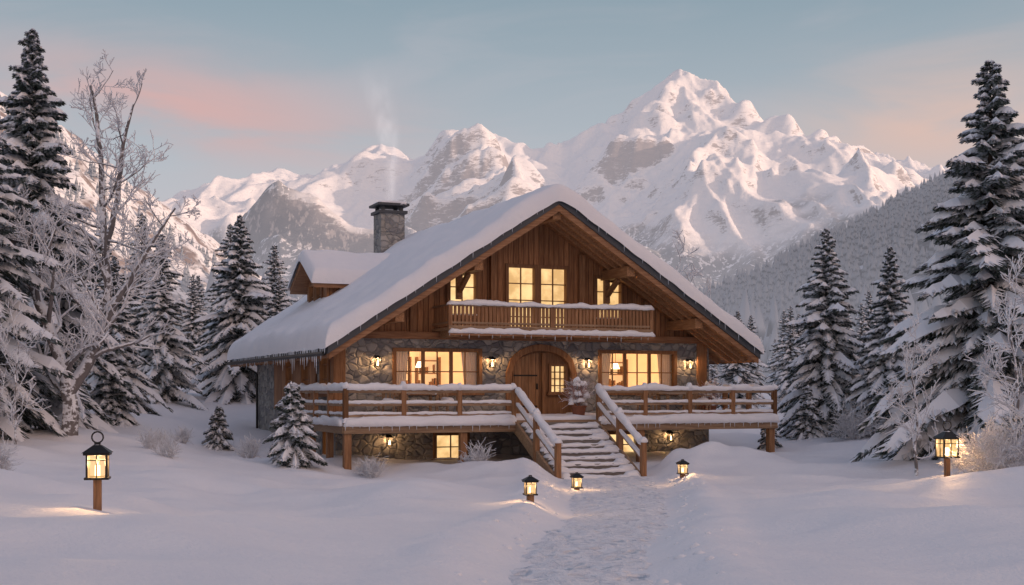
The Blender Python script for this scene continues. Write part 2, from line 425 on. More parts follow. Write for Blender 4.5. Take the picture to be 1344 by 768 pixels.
def hillR(X,Y):
    h=np.interp(X-0.12*(Y-700),[a for a,_ in rprof],[b*1.30 for _,b in rprof])
    t=ss(160,950,Y)
    return h*t+16*fbm(X/110,Y/110,5,4)*t+1.5-4*(1-t)
def hillL(X,Y):
    h=np.interp(-X-.0*(Y-700),[0,100,150,190,240,300,360,600],[0,8,44,76,116,160,205,300])
    t=ss(130,760,Y)
    return h*t+20*ridged(X/80,Y/80,15,5)*t-7
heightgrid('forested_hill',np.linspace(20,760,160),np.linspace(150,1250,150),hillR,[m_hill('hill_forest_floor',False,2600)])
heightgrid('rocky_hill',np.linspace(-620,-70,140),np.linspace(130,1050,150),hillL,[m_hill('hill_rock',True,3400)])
def treemass(name,n,seed,xr,yr,fn,keep,hmin,hmax,m):
    r=np.random.RandomState(seed)
    y=yr[0]+(yr[1]-yr[0])*r.rand(n)**1.2; x=xr[0]+(xr[1]-xr[0])*r.rand(n)
    k=keep(x,y,r.rand(n)); x=x[k];y=y[k]; n=len(x); z=fn(x,y)-.4
    H=hmin+(hmax-hmin)*r.rand(n)**.8; Vs=[];Fs=[];b=0
    for lay,(zb,zt,rr) in enumerate(((.06,.5,.20),(.30,.76,.15),(.55,1.0,.095))):
        ns=6; ph=r.rand(n)*6
        ring=[]
        for i in range(ns):
            a=ph+2*math.pi*i/ns; q=H*rr*(.65+.7*r.rand(n)); ring.append(np.stack([x+np.cos(a)*q,y+np.sin(a)*q,z+H*(zb+.07*r.rand(n))],-1))
        top=np.stack([x,y,z+H*zt],-1)
        V=np.stack(ring+[top],1)
        base=b+np.arange(n)*(ns+1)
        for i in range(ns): Fs.append(np.stack([base+i,base+(i+1)%ns,base+ns],-1))
        Vs.append(V.reshape(-1,3)); b+=n*(ns+1)
    obj(name,mesh_from(name,np.concatenate(Vs),np.concatenate(Fs),[m]))
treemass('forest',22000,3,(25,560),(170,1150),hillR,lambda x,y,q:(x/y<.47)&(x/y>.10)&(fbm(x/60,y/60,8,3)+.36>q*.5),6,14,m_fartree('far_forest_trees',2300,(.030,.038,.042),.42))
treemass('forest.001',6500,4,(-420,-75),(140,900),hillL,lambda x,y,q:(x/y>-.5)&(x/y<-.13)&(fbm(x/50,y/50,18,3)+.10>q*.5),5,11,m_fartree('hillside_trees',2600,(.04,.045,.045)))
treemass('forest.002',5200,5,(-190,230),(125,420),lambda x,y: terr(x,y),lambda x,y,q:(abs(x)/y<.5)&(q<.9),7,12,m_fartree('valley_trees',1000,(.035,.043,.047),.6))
# ------------------------------------------------------------------ conifers
def conifer(name,H,R,seed,nb,dens=1.0,snowp=.62,bare=.06):
    r=np.random.RandomState(seed); V=[];Q=[];M=[];b=0
    def addq(P,m):
        nonlocal b
        n=len(P); V.append(P.reshape(-1,3)); Q.append(b+np.arange(n*4).reshape(n,4)); M.append(np.full(n,m)); b+=n*4
    k=8; zs=np.linspace(-.3,H*.97,9); tr=.016*H*(1-np.linspace(0,1,9))**.9+.012
    a=np.arange(k)*2*math.pi/k
    ring=np.stack([np.cos(a)[None]*tr[:,None],np.sin(a)[None]*tr[:,None],np.repeat(zs[:,None],k,1)],-1)
    P=[]
    for i in range(8):
        for j in range(k): P.append([ring[i,j],ring[i,(j+1)%k],ring[i+1,(j+1)%k],ring[i+1,j]])
    addq(np.array(P),0)
    for i in range(nb):
        t=((i+r.rand()*.9)/nb)**.92
        z0=H*(bare+(.985-bare)*t)
        L=(R*(1-t)**.85+.08)*(.46+.72*r.rand())
        if r.rand()<.10: L*=1.22
        az=i*2.399+r.rand()*.9; ca,sa=math.cos(az),math.sin(az)
        up=-.12+.62*t+.22*(r.rand()-.5); dr=.46-.22*t+.18*r.rand()
        tipup=.14*r.rand()
        def sp(s): 
            zz=z0+L*(up*s-dr*s*s+tipup*s**4)
            return np.stack([ca*L*s,sa*L*s,zz],-1)
        m=max(4,int((5+L*12)*dens))
        s=np.concatenate([np.linspace(.12,1,m),np.linspace(.15,.98,m)])+ (r.rand(2*m)-.5)*.05
        s=np.clip(s,.05,1); sg=np.repeat([1,-1],m)
        l=(.10+.34*L*(1-s*.75)*(.6+.6*r.rand(2*m))); l=np.minimum(l,.8)
        th=sg*(.75+.5*r.rand(2*m))*(1-.55*(s>.93)); 
        dx=np.cos(th)*ca-np.sin(th)*sa; dy=np.cos(th)*sa+np.sin(th)*ca; dz=-.25-.5*r.rand(2*m)+up*.5
        D=np.stack([dx,dy,dz],-1); D/=np.linalg.norm(D,axis=1)[:,None]
        p0=sp(s); p1=p0+D*l[:,None]; mid=p0+D*(l*.45)[:,None]+np.array([0,0,.06])*l[:,None]
        S=np.stack([-dy,dx,0*dx],-1); w=(.03+.10*l)[:,None]
        addq(np.stack([p0,mid+S*w,p1,mid-S*w],1),1)
        dn=np.array([0,0,-1.])*(w*1.2+.04)
        addq(np.stack([p0,mid+dn+S*.02,p1+dn*.6,mid+S*0],1),1)
        ks=r.rand(2*m)<snowp
        if ks.any():
            o=np.array([0,0,.035]); q=.9+.6*r.rand(ks.sum())[:,None]
            cr=mid[ks]+np.array([0,0,.06])
            e1=mid[ks]+S[ks]*w[ks]*q+o*.2; e2=mid[ks]-S[ks]*w[ks]*q+o*.2; pe=p0[ks]+D[ks]*(l[ks]*.95)[:,None]+o*.6; ps=p0[ks]+o
            addq(np.stack([ps,e1,pe,cr],1),2); addq(np.stack([ps,cr,pe,e2],1),2)
        if r.rand()<snowp+.3:
            ns=7; st=np.linspace(.10+.2*r.rand(),1.0,ns); c=sp(st); ww=(.06+.11*L)*(.5+.8*r.rand(ns))*np.array([.5,.9,1,1.1,.95,.75,.25]); 
            side=np.array([-sa,ca,0]); e=c+side*ww[:,None]-np.array([0,0,.04]); f=c-side*ww[:,None]-np.array([0,0,.04]); cr=c+np.stack([0*ww,0*ww,.05+ww*.65],-1)
            addq(np.stack([e[:-1],e[1:],cr[1:],cr[:-1]],1),2); addq(np.stack([cr[:-1],cr[1:],f[1:],f[:-1]],1),2)
    V=np.concatenate(V);Q=np.concatenate(Q);M=np.concatenate(M)
    return mesh_from(name,V,Q,[M_TRUNK,M_NEED,M_TSNOW],M)
C1=conifer('conifer_a',12,3.0,1,270,snowp=.80); C2=conifer('conifer_b',12,2.6,2,240,snowp=.85); C3=conifer('conifer_c',12,3.3,3,250,snowp=.88)
C4=conifer('conifer_f',12,3.5,21,210,1.1,snowp=.84)
L1=conifer('conifer_d',12,2.7,11,150,.55,snowp=.88); L2=conifer('conifer_e',12,3.1,12,140,.55,snowp=.92)
CS=conifer('small_spruce',2.4,.85,4,120,1.6,snowp=.95,bare=.02)
def at(px,Y): return (px-672)/F*Y
def plant(name,me,px,Y,H,rz=0,parent=None,base=12.,fat=1.,x=None):
    x=at(px,Y) if x is None else x
    o=obj(name,me,parent,(x,Y,tz(x,Y)-.1)); s=H/base; o.scale=(s*fat,s*fat,s); o.rotation_euler=(0,0,rz); return o
for px,Y,H,me,rz,fat in[(42,43,13.3,C1,0,1.0),(1300,38,12.0,C4,1,1.05),(1085,50,8.3,C3,2,.95),(1168,48,7.3,C1,3,1.0),(315,60,8.6,C3,4,1.0),(212,56,7.4,C2,5,1.1),(-40,36,10.5,C3,1.5,1),(1392,44,11,C1,2.2,1),(150,50,6.0,C3,.4,1),(365,70,6.6,C1,2.9,1),(968,66,5.4,C1,1.1,1)]:
    plant('conifer_tree',me,px,Y,H,rz,fat=fat)
plant('small_spruce_tree',CS,384,37.6,2.45,.3,base=2.4); plant('small_spruce_tree',CS,287,44,1.5,1.3,base=2.4)
plant('small_spruce_tree',CS,1010,46.5,1.35,2.3,base=2.4); plant('small_spruce_tree',CS,1060,49,2.0,3.3,base=2.4); plant('small_spruce_tree',CS,146,46,2.6,4.3,base=2.4)
wood_e=empty('conifer_forest')
r=np.random.RandomState(12); ms=[L1,L2]; cnt=0
while cnt<120:
    Y=r.uniform(60,128); px=r.uniform(-80,1430)
    if 360<px<930 and Y<80: continue
    H=r.uniform(6,9.5) if px<400 else r.uniform(4.5,7.5)
    if px<350: H+=1.5*(350-px)/350
    if 370<px<960: H=r.uniform(3.5,6)
    plant('forest_conifer',ms[cnt%2],px,Y,H,r.uniform(0,6),wood_e,fat=r.uniform(.85,1.2)); cnt+=1
# ------------------------------------------------------------------ bare trees
class Tube:
    def __init__(s,seed): s.P=[];s.Qv=[];s.R0=[];s.R1=[];s.m=[];s.r=np.random.RandomState(seed); s.minr=.007
    def seg(s,a,b,r0,r1,m): s.P.append(a);s.Qv.append(b);s.R0.append(r0);s.R1.append(r1);s.m.append(m)
    def poly(s,pts,r0,r1,m=0):
        n=len(pts)-1
        for i in range(n): s.seg(pts[i],pts[i+1],r0+(r1-r0)*i/n,r0+(r1-r0)*(i+1)/n,m)
    def grow(s,p,d,L,r0,lv,nch=5,up=.1):
        r=s.r; n=4 if lv>1 else 3; pts=[np.array(p,float)]; dd=np.array(d,float)
        for i in range(n):
            dd=dd+r.normal(0,.16,3)+np.array([0,0,up*.5]); dd/=np.linalg.norm(dd); pts.append(pts[-1]+dd*L/n)
        s.poly(pts,r0,max(r0*.35,s.minr),1 if lv<=2 else 0)
        if lv<=0: return
        for i in range(nch):
            t=.25+.75*(i+r.rand())/nch; k=min(int(t*n),n-1); q=pts[k]+(pts[k+1]-pts[k])*(t*n-k)
            ax=r.normal(0,1,3); ax/=np.linalg.norm(ax); nd_=dd*.75+ax*.75+np.array([0,0,up]); nd_/=np.linalg.norm(nd_)
            s.grow(q,nd_,L*(.62-.18*t)*(.8+.4*r.rand()),max(r0*.45,s.minr),lv-1,nch,up)
    def mesh(s,name,mats,k=5):
        P=np.array(s.P);Q=np.array(s.Qv);R0=np.array(s.R0)[:,None];R1=np.array(s.R1)[:,None]
        D=Q-P; D/=np.linalg.norm(D,axis=1)[:,None]+1e-9
        U=np.where(np.abs(D[:,2:3])<.9,np.array([[0,0,1.]]),np.array([[1.,0,0]])); A=np.cross(D,U); A/=np.linalg.norm(A,axis=1)[:,None]; B=np.cross(D,A)
        V=[]
        for c,R in((P-D*R0*.3,R0),(Q+D*R1*.3,R1)):
            for i in range(k):
                t=2*math.pi*i/k; V.append(c+A*math.cos(t)*R+B*math.sin(t)*R)
        V=np.stack(V,1); n=len(P); b=np.arange(n)*2*k
        Fq=np.concatenate([np.stack([b+i,b+(i+1)%k,b+k+(i+1)%k,b+k+i],-1) for i in range(k)])
        return mesh_from(name,V.reshape(-1,3),Fq,mats,np.tile(np.array(s.m),k),smooth=True)
def limb(T,pts,r0,r1,lv,nb,Lb,start=.3,nch=5,up=.12):
    pts=[np.array(p,float) for p in pts]
    out=[]
    for i in range(len(pts)-1):
        p0=pts[max(i-1,0)];p1=pts[i];p2=pts[i+1];p3=pts[min(i+2,len(pts)-1)]
        for t in np.linspace(0,1,5)[:-1]:
            out.append(.5*((2*p1)+(-p0+p2)*t+(2*p0-5*p1+4*p2-p3)*t*t+(-p0+3*p1-3*p2+p3)*t**3))
    out.append(pts[-1]); out=[p+T.r.normal(0,.02,3) for p in out]
    T.poly(out,r0,r1,0); n=len(out)-1
    for i in range(nb):
        t=start+(1-start)*(i+.5)/nb; k=min(int(t*n),n-1); d=out[k+1]-out[k]; d/=np.linalg.norm(d)
        ax=T.r.normal(0,1,3)*np.array([1,.8,.6]); ax/=np.linalg.norm(ax); d=d*.6+ax*.9+np.array([0,0,up]); d/=np.linalg.norm(d)
        T.grow(out[k],d,Lb*(1.15-.6*t)*(.75+.5*T.r.rand()),(r0+(r1-r0)*t)*.5,lv,nch,up)
T=Tube(5); T.minr=.010
Yb=37.; xb=at(90,Yb); k=Yb/F
def rel(px,py,dy=0): return ((px-90)*k,dy,(572-py)*k)
limb(T,[rel(90,590),rel(92,540),rel(85,500),rel(62,430),rel(38,370),rel(12,290,-.3),rel(-5,225,-.5)],.27,.07,3,12,2.4,.25,4)
limb(T,[rel(88,520),rel(112,475,.3),rel(135,400,.4),rel(128,300,.5),rel(122,200,.6),rel(112,110,.6)],.21,.04,3,14,2.3,.2,4)
limb(T,[rel(120,455,.3),rel(160,385,.1),rel(195,330,0),rel(228,275,0)],.13,.03,3,8,1.6,.15,4)
limb(T,[rel(130,330,.5),rel(150,260,.3),rel(160,190,.1),rel(175,140,0)],.11,.03,3,7,1.6,.1,4)
o=obj('bare_tree',T.mesh('bare_tree',[M_BARK,M_TWIG]),None,(xb,Yb,tz(xb,Yb)))
T=Tube(9); T.minr=.010
limb(T,[(0,0,-.2),(.05,0,.7),(-.02,0,1.6),(.1,0,2.6),(.05,0,3.5)],.05,.012,2,12,1.2,.2,5)
bt=T.mesh('bare_sapling',[M_BARK,M_TWIG],4)
for px,Y,s in((1203,35,1.0),(1335,33,1.25),(905,60,1.6),(1275,40,1.1),(885,66,2.2),(20,34,.9)):
    x=at(px,Y); o=obj('bare_sapling',bt,None,(x,Y,tz(x,Y))); o.scale=(s,s,s); o.rotation_euler=(0,0,px)
def bush(seed,n,L,lv=1):
    T=Tube(seed)
    for i in range(n):
        d=T.r.normal(0,.55,3); d[2]=1; d/=np.linalg.norm(d); T.grow((T.r.normal(0,.06),T.r.normal(0,.06),-.05),d,L*(.6+.5*T.r.rand()),.012,lv,5,.02)
    return T.mesh('frosted_bush',[M_TWIG,M_TWIG],3)
B1=bush(1,26,.55); B2=bush(2,30,.9,2)
for px,Y,s,me in((198,37,1,B1),(222,35,1.1,B1),(212,38.5,.8,B1),(328,39.5,1.2,B1),(240,43,1,B1),(490,37.6,1.1,B1),(478,38,.9,B1),(628,38.6,1.2,B1),(618,39,.9,B1),(1295,27.5,1.0,B2),(1325,28,1.15,B2),(1275,28.6,.7,B2),(-8,26,.7,B2),(1225,44,1.3,B2),(1120,47,1.2,B2)):
    x=at(px,Y); o=obj('frosted_bush',me,None,(x,Y,tz(x,Y)-.03)); o.scale=(s,s,s); o.rotation_euler=(0,0,px)
# ------------------------------------------------------------------ chalet
ANG=math.radians(23); CH=empty('chalet',(-5.66,41.5,0),ANG)
C=6.95; W=13.9; D=12.0; PK=8.76; SL=.642; HW=7.7; VF=-2.0; VB=13.5
def rt(u): return PK-abs(u-C)*SL
def cols(mb,brk,z0,top,ops,v0,v1,m=0):
    bs=sorted(set([round(b,4) for b in brk]+[round(x,4) for o in ops for x in o[:2]]))
    for a,b in zip(bs[:-1],bs[1:]):
        mid=(a+b)/2; act=sorted([o for o in ops if o[0]<=mid<=o[1]],key=lambda o:o[2](mid))
        lo=(z0,z0)
        segs=[]
        for o in act:
            segs.append((lo,(o[2](a),o[2](b)))); lo=(o[3](a),o[3](b))
        segs.append((lo,(top(a),top(b))))
        for (l0,l1),(h0,h1) in segs:
            if h0-l0<=.002 and h1-l1<=.002: continue
            mb.hexa([(a,v0,l0),(b,v0,l1),(b,v1,l1),(a,v1,l0),(a,v0,h0),(b,v0,h1),(b,v1,h1),(a,v1,h0)],m)
c_=lambda z:(lambda u:z)
arch=lambda u:3.0+.86*math.sqrt(max(0,1-((u-7.24)/1.2)**2))
archbr=[6.04+2.4*i/16 for i in range(17)]
win_low=[(2.0,4.95,2.35,3.72),(9.5,12.45,2.35,3.74)]
base_w=[(3.4,4.5,.12,.95),(9.8,11.0,.12,.9)]
mb=MB()
ops=[(a,b,c_(l),c_(h)) for a,b,l,h in win_low+base_w]
ops+=[(archbr[i],archbr[i+1],c_(1.5),arch) for i in range(16)]
cols(mb,[0,W]+archbr,-1.2,c_(4.1),ops,0,.4)
side_w=[(.7,1.7,2.3,3.75),(3.2,4.3,2.3,3.75),(5.6,6.7,2.3,3.75)]; side_b=[(.6,1.3,.25,1.1),(2.6,3.3,.25,1.1)]
mb.xf=lambda p:(p[1],p[0],p[2])
cols(mb,[.4,D],-1.2,c_(4.1),[(a,b,c_(l),c_(h)) for a,b,l,h in side_w+side_b],0,.4)
mb.xf=None
mb.box(W-.4,W,.4,D,-1.2,4.1); mb.box(.4,W-.4,D-.4,D,-1.2,4.1)
mb.done('stone_walls',[M_STONE],CH)
mb=MB(); mb.xf=lambda p:(p[1],p[0],p[2])
cols(mb,[2.3,8.6],1.7,c_(4.099),[(a-.05,b+.05,c_(l-.08),c_(h+.05)) for a,b,l,h in side_w[1:]],-.06,-.002)
mb.xf=None; mb.done('side_cladding',[M_WALLW],CH)
mb=MB(); bal_d=[(6.0,7.02,4.36,6.62),(7.2,8.22,4.36,6.62)]; up_w=[(3.9,4.85,4.9,6.35),(9.35,10.35,4.9,6.35)]
ops=[(a,b,c_(l),c_(h)) for a,b,l,h in bal_d+up_w]
cols(mb,[0.02,C,W-.02],4.32,lambda u:rt(u)-.32,ops,.05,.35)
mb.box(.02,.3,.35,D-.02,4.1,4.36); mb.box(W-.3,W-.02,.35,D-.02,4.1,4.36)
cols(mb,[0.02,C,W-.02],4.1,lambda u:rt(u)-.32,[],D-.3,D-.02)
for (a,b,l,h),sg in zip(up_w,(1,-1)):
    x0,x1=(a,a+.95) if sg==1 else (b,b-.95)
    mb.add([(x0,.10,h-.22),(x0,.10,h+.001),(x1,.10,h+.001),(x0,.2,h-.22),(x0,.2,h+.001),(x1,.2,h+.001)],[(0,1,2),(3,5,4),(0,2,5,3),(0,3,4,1),(1,4,5,2)])
mb.done('gable_cladding',[M_WALLW],CH)
mb=MB()
mb.box(-.12,W+.12,-.14,.3,4.1,4.34,0)
for u in(0.12,W-.32): mb.box(u-.2,u+.2,-.07,.3,1.5,4.1,1)
for u in(5.45,8.75): mb.box(u-.11,u+.11,-.12,.06,4.34,rt(u)-.5,1)
for u in(2.6,11.3): mb.box(u-.10,u+.10,-.08,.06,4.34,rt(u)-.4,1)
mb.done('timber_frame',[M_BEAM,M_BEAMV],CH,.015)
mb=MB()
for u in(C,C-2.75,C+2.75,C-5.4,C+5.4):
    zt=rt(u)-.40; mb.box(u-.15,u+.15,VF+.12,.1,zt-.34,zt-(0.0 if u!=C else .05),0)
    if u!=C and abs(u-C)<4:
        mb.beam((u,-.02,zt-.95),(u,-.95,zt-.38),.14,.16,0,up=(1,0,0))
        mb.box(u-.1,u+.1,-.17,.0,zt-1.15,zt-.3,0)
for v in(-1.5,-1.0,-.5):
    for sg in(-1,1):
        mb.beam((C+sg*.1,v,PK-.48),(C+sg*(HW-.15),v,PK-.42-(HW-.1)*SL),.09,.14,0)
v=.4
while v<VB-.3:
    for sg in(-1,1):
        ua=C+sg*(W/2-.1); ub=C+sg*(HW-.1)
        mb.beam((ua,v,rt(ua)-.46),(ub,v,rt(ub)-.46),.10,.15,0)
    v+=.8
mb.done('purlins_and_rafters',[M_BEAMY],CH,.012)
mb=MB()
for sg in(-1,1):
    e=C+sg*HW
    for (t0,t1,ex,mm) in((.37,.262,0,0),(.26,.0,.05,1)):
        e2=C+sg*(HW+ex); f=VF-ex-.05*mm; bk=VB+ex
        mb.hexa([(C,f,PK-t0),(e2,f,rt(e2)-t0),(e2,bk,rt(e2)-t0),(C,bk,PK-t0),(C,f,PK-t1),(e2,f,rt(e2)-t1),(e2,bk,rt(e2)-t1),(C,bk,PK-t1)],mm)
    for vv in(VF-.05,VB+.01):
        mb.hexa([(C,vv,PK-.50),(e,vv,rt(e)-.46),(e,vv+.05,rt(e)-.46),(C,vv+.05,PK-.50),(C,vv,PK-.265),(e,vv,rt(e)-.265),(e,vv+.05,rt(e)-.265),(C,vv+.05,PK-.265)],2)
    mb.box(min(e,e+sg*.045),max(e,e+sg*.045),VF,VB,rt(e)-.42,rt(e)-.265,2)
mb.done('roof',[M_SOFF,M_ROOFD,M_BEAM],CH)
mb=MB()
mb.cyl((C-HW-.12,VF+.1,rt(C-HW)-.28),(C-HW-.12,VB,rt(C-HW)-.28),.07,.07,8)
mb.cyl((C-HW-.12,11.6,rt(C-HW)-.25),(-.08,11.6,3.1),.045,.045,8); mb.cyl((-.08,11.6,3.1),(-.08,11.6,0),.045,.045,8)
mb.done('gutter',[M_METAL],CH)
def snowpad(name,us,vs,fz,T0,parent,R=.28,amp=.06,seed=1):
    U,Vv=np.meshgrid(us,vs); d=np.minimum(np.minimum(U-us[0],us[-1]-U),np.minimum(Vv-vs[0],vs[-1]-Vv))
    q=np.clip(d/R,0,1); prof_=np.sqrt(1-(1-q)**2)
    z=fz(U)+ (T0+amp*2*fbm(U/1.7,Vv/2.2,seed,3)+.02*pn(U*2.3,Vv*2.3,seed))*prof_
    z=z-.03*(d<=0)*(1+pn(U*1.9+Vv*1.3,Vv*1.9,seed+3))
    wob=.045*pn(U*1.1+7,Vv*1.1,seed+5)*(d<.3)
    P=np.stack([U+wob,Vv+wob,z],-1).reshape(-1,3); nx=len(us)
    i=np.arange(len(vs)-1)[:,None]*nx+np.arange(nx-1)[None]
    return obj(name,mesh_from(name,P,np.stack([i,i+1,i+nx+1,i+nx],-1).reshape(-1,4),[M_SNOW],smooth=True),parent)
def edgeax(a,b,n): 
    e=np.array([0,.01,.03,.06,.1,.15,.2,.28,.36]); return np.concatenate([a+e,np.linspace(a+.4,b-.4,n),(b-e)[::-1]])
def rs(U): return PK-np.sqrt((U-C)**2+.06)*SL+.0
snowpad('roof_snow',edgeax(C-HW-.16,C+HW+.16,130),edgeax(VF-.18,VB+.12,130),lambda U:rs(U)+.0,.58,CH,.28,.09)
dv=9.0; dw=1.75; dzp=7.55; u0=1.7
mb=MB()
def zr(vv): return dzp-abs(vv-dv)*.55
mb.xf=lambda p:(p[1],p[0],p[2])
cols(mb,[dv-dw+.25,dv,dv+dw-.25],4.8,lambda vv:zr(vv)-.15,[(dv-.95,dv-.15,c_(5.65),c_(6.55)),(dv+.15,dv+.95,c_(5.65),c_(6.55))],u0,u0+.2)
mb.xf=None
for vv in(dv-dw+.25,dv+dw-.45): mb.box(u0+.2,5.2,vv,vv+.2,5.0,zr(vv)-.1)
mb.done('dormer_walls',[M_WALLW],CH)
mb=MB()
for sg in(-1,1):
    e=dv+sg*(dw+.15)
    mb.hexa([(u0-.6,dv,dzp-.22),(5.6,dv,dzp-.22),(5.6,e,zr(e)-.22),(u0-.6,e,zr(e)-.22),(u0-.6,dv,dzp),(5.6,dv,dzp),(5.6,e,zr(e)),(u0-.6,e,zr(e))])
mb.done('dormer_roof',[M_BEAM],CH)
def dsn():
    us=edgeax(u0-.7,5.9,40); vs=edgeax(dv-dw-.25,dv+dw+.25,30)
    U,Vv=np.meshgrid(us,vs); d=np.minimum(U-us[0],np.minimum(Vv-vs[0],vs[-1]-Vv)); q=np.clip(d/.25,0,1)
    z=dzp-np.sqrt((Vv-dv)**2+.04)*.55-.01+(.46+.1*fbm(U/1.3,Vv/1.3,4,3))*np.sqrt(1-(1-q)**2)
    P=np.stack([U,Vv,z],-1).reshape(-1,3); nx=len(us); i=np.arange(len(vs)-1)[:,None]*nx+np.arange(nx-1)[None]
    obj('dormer_snow',mesh_from('dormer_snow',P,np.stack([i,i+1,i+nx+1,i+nx],-1).reshape(-1,4),[M_SNOW],smooth=True),CH)
dsn()
mb=MB(); cu,cv=5.6,12.0
mb.box(cu-.52,cu+.52,cv-.52,cv+.52,6.5,9.85,0); mb.box(cu-.62,cu+.62,cv-.62,cv+.62,9.85,9.97,1)
for a in(-.4,.4):
    for b in(-.4,.4): mb.box(cu+a-.07,cu+a+.07,cv+b-.07,cv+b+.07,9.97,10.17,1)
mb.box(cu-.68,cu+.68,cv-.68,cv+.68,10.17,10.27,1)
mb.done('chimney',[M_STONE,M_ROOFD],CH)
mb=MB(); mb.snow((cu-.64,cv,10.26),(cu+.64,cv,10.26),1.3,.16); mb.done('chimney_snow',[M_SNOW],CH,smooth=True)
fr=MB(); gl=MB(); glow_panel=MB(); sn=MB()
def window(a,b,l,h,v,nx,nz,xf=None,wide=.09,panel=True,sub=0,sill=True,depth=.3):
    for q in(fr,gl,glow_panel,sn): q.xf=xf
    fr.box(a-wide,a+.03,v-.07,v+.12,l-.02,h+wide); fr.box(b-.03,b+wide,v-.07,v+.12,l-.02,h+wide)
    fr.box(a+.03,b-.03,v-.067,v+.117,h-.03,h+wide-.003); fr.box(a-wide-.06,b+wide+.06,v-.12,v+.12,l-.1,l+.02)
    n=nx
    for i in range(1,n):
        x=a+(b-a)*i/n; main=(sub and i%sub==0); ww=.06 if main else .020; fr.box(x-ww,x+ww,v+.02,v+(.10 if main else .07),l+.02,h-.03)
    for j in range(1,nz):
        z=l+(h-l)*j/nz; fr.box(a+.03,b-.03,v+.028,v+.062,z-.018,z+.018)
    gl.add([(a,v+.05,l),(b,v+.05,l),(b,v+.05,h),(a,v+.05,h)],[(0,1,2,3)])
    if panel: glow_panel.add([(a-.1,v+depth,l-.1),(b+.1,v+depth,l-.1),(b+.1,v+depth,h+.1),(a-.1,v+depth,h+.1)],[(0,1,2,3)])
    if sill: sn.snow((a-.1,v-.07,l+.02),(b+.1,v-.07,l+.02),.09,.06)
    for q in(fr,gl,glow_panel,sn): q.xf=None
for a,b,l,h in bal_d: window(a,b,l,h,.05,2,4,sill=False,depth=.22)
for a,b,l,h in up_w: window(a,b,l,h,.05,2,3,depth=.22)
for a,b,l,h in win_low: window(a,b,l,h,0,6,2,panel=False,sub=2)
for a,b,l,h in base_w: window(a,b,l,h,0,2,2,panel=True,depth=.35)
sx=lambda p:(p[1],p[0],p[2])
for a,b,l,h in side_w: window(a,b,l,h,0,2,3,xf=sx,depth=.35)
for a,b,l,h in side_b: window(a,b,l,h,0,2,1,xf=sx,depth=.35)
for a,b in((dv-.95,dv-.15),(dv+.15,dv+.95)): window(a,b,5.65,6.55,u0,2,2,xf=sx,depth=.25,wide=.05,sill=False)
dr=MB()
ar2=lambda u:arch(min(max(u,6.06),8.42))-.0
dops=[(7.62,8.22,c_(2.35),lambda u:3.28+.0*u)]
cols(dr,archbr,1.5,ar2,dops,.14,.2,0)
lf=[6.22+.98*i/8 for i in range(9)]
cols(dr,lf,1.53,lambda u:arch(u)-.16,[],.09,.138,1)
for z in(1.85,2.9): dr.box(6.24,7.12,.07,.09,z,z+.05,2)
dr.box(7.08,7.13,.03,.09,2.45,2.65,2)
dr.done('door',[M_FRAME,M_DOOR,M_METAL],CH)
window(7.62,8.22,2.35,3.28,.12,3,4,wide=.06,sill=False,depth=.2)
am=MB()
for i in range(16):
    a,b=archbr[i],archbr[i+1]
    def o_(u,k): 
        t=(u-7.24)/1.2; t=max(-1,min(1,t)); th=math.acos(t); return (7.24+(1.2+k)*math.cos(th),3.0+(.86+k)*math.sin(th))
    (x0,z0),(x1,z1)=o_(a,-.09),o_(b,-.09); (X0,Z0),(X1,Z1)=o_(a,.13),o_(b,.13)
    am.hexa([(x0,-.07,z0),(x1,-.07,z1),(x1,.2,z1),(x0,.2,z0),(X0,-.07,Z0),(X1,-.07,Z1),(X1,.2,Z1),(X0,.2,Z0)])
am.box(5.91,6.13,-.07,.2,1.5,3.0); am.box(8.35,8.57,-.07,.2,1.5,3.0); am.box(7.3,7.42,.04,.14,1.5,3.7)
am.done('door_arch_frame',[M_BEAMV],CH,.01)
fr.done('window_frames',[M_FRAME],CH,.006); gl.done('window_glass',[M_GLASS],CH); glow_panel.done('window_glow_panels',[M_WIN],CH); sn.done('sill_snow',[M_SNOW],CH,smooth=True)
def lamp(name,loc,P,rad=.06,parent=None,c=(1,.56,.25)):
    l=bpy.data.lights.new(name,'POINT'); l.energy=P; l.color=c; l.shadow_soft_size=rad
    o=bpy.data.objects.new(name,l); COL.objects.link(o); o.location=loc
    if parent: o.parent=parent
    return o
rm=MB(); cu_=MB(); fu=MB(); bl=MB()
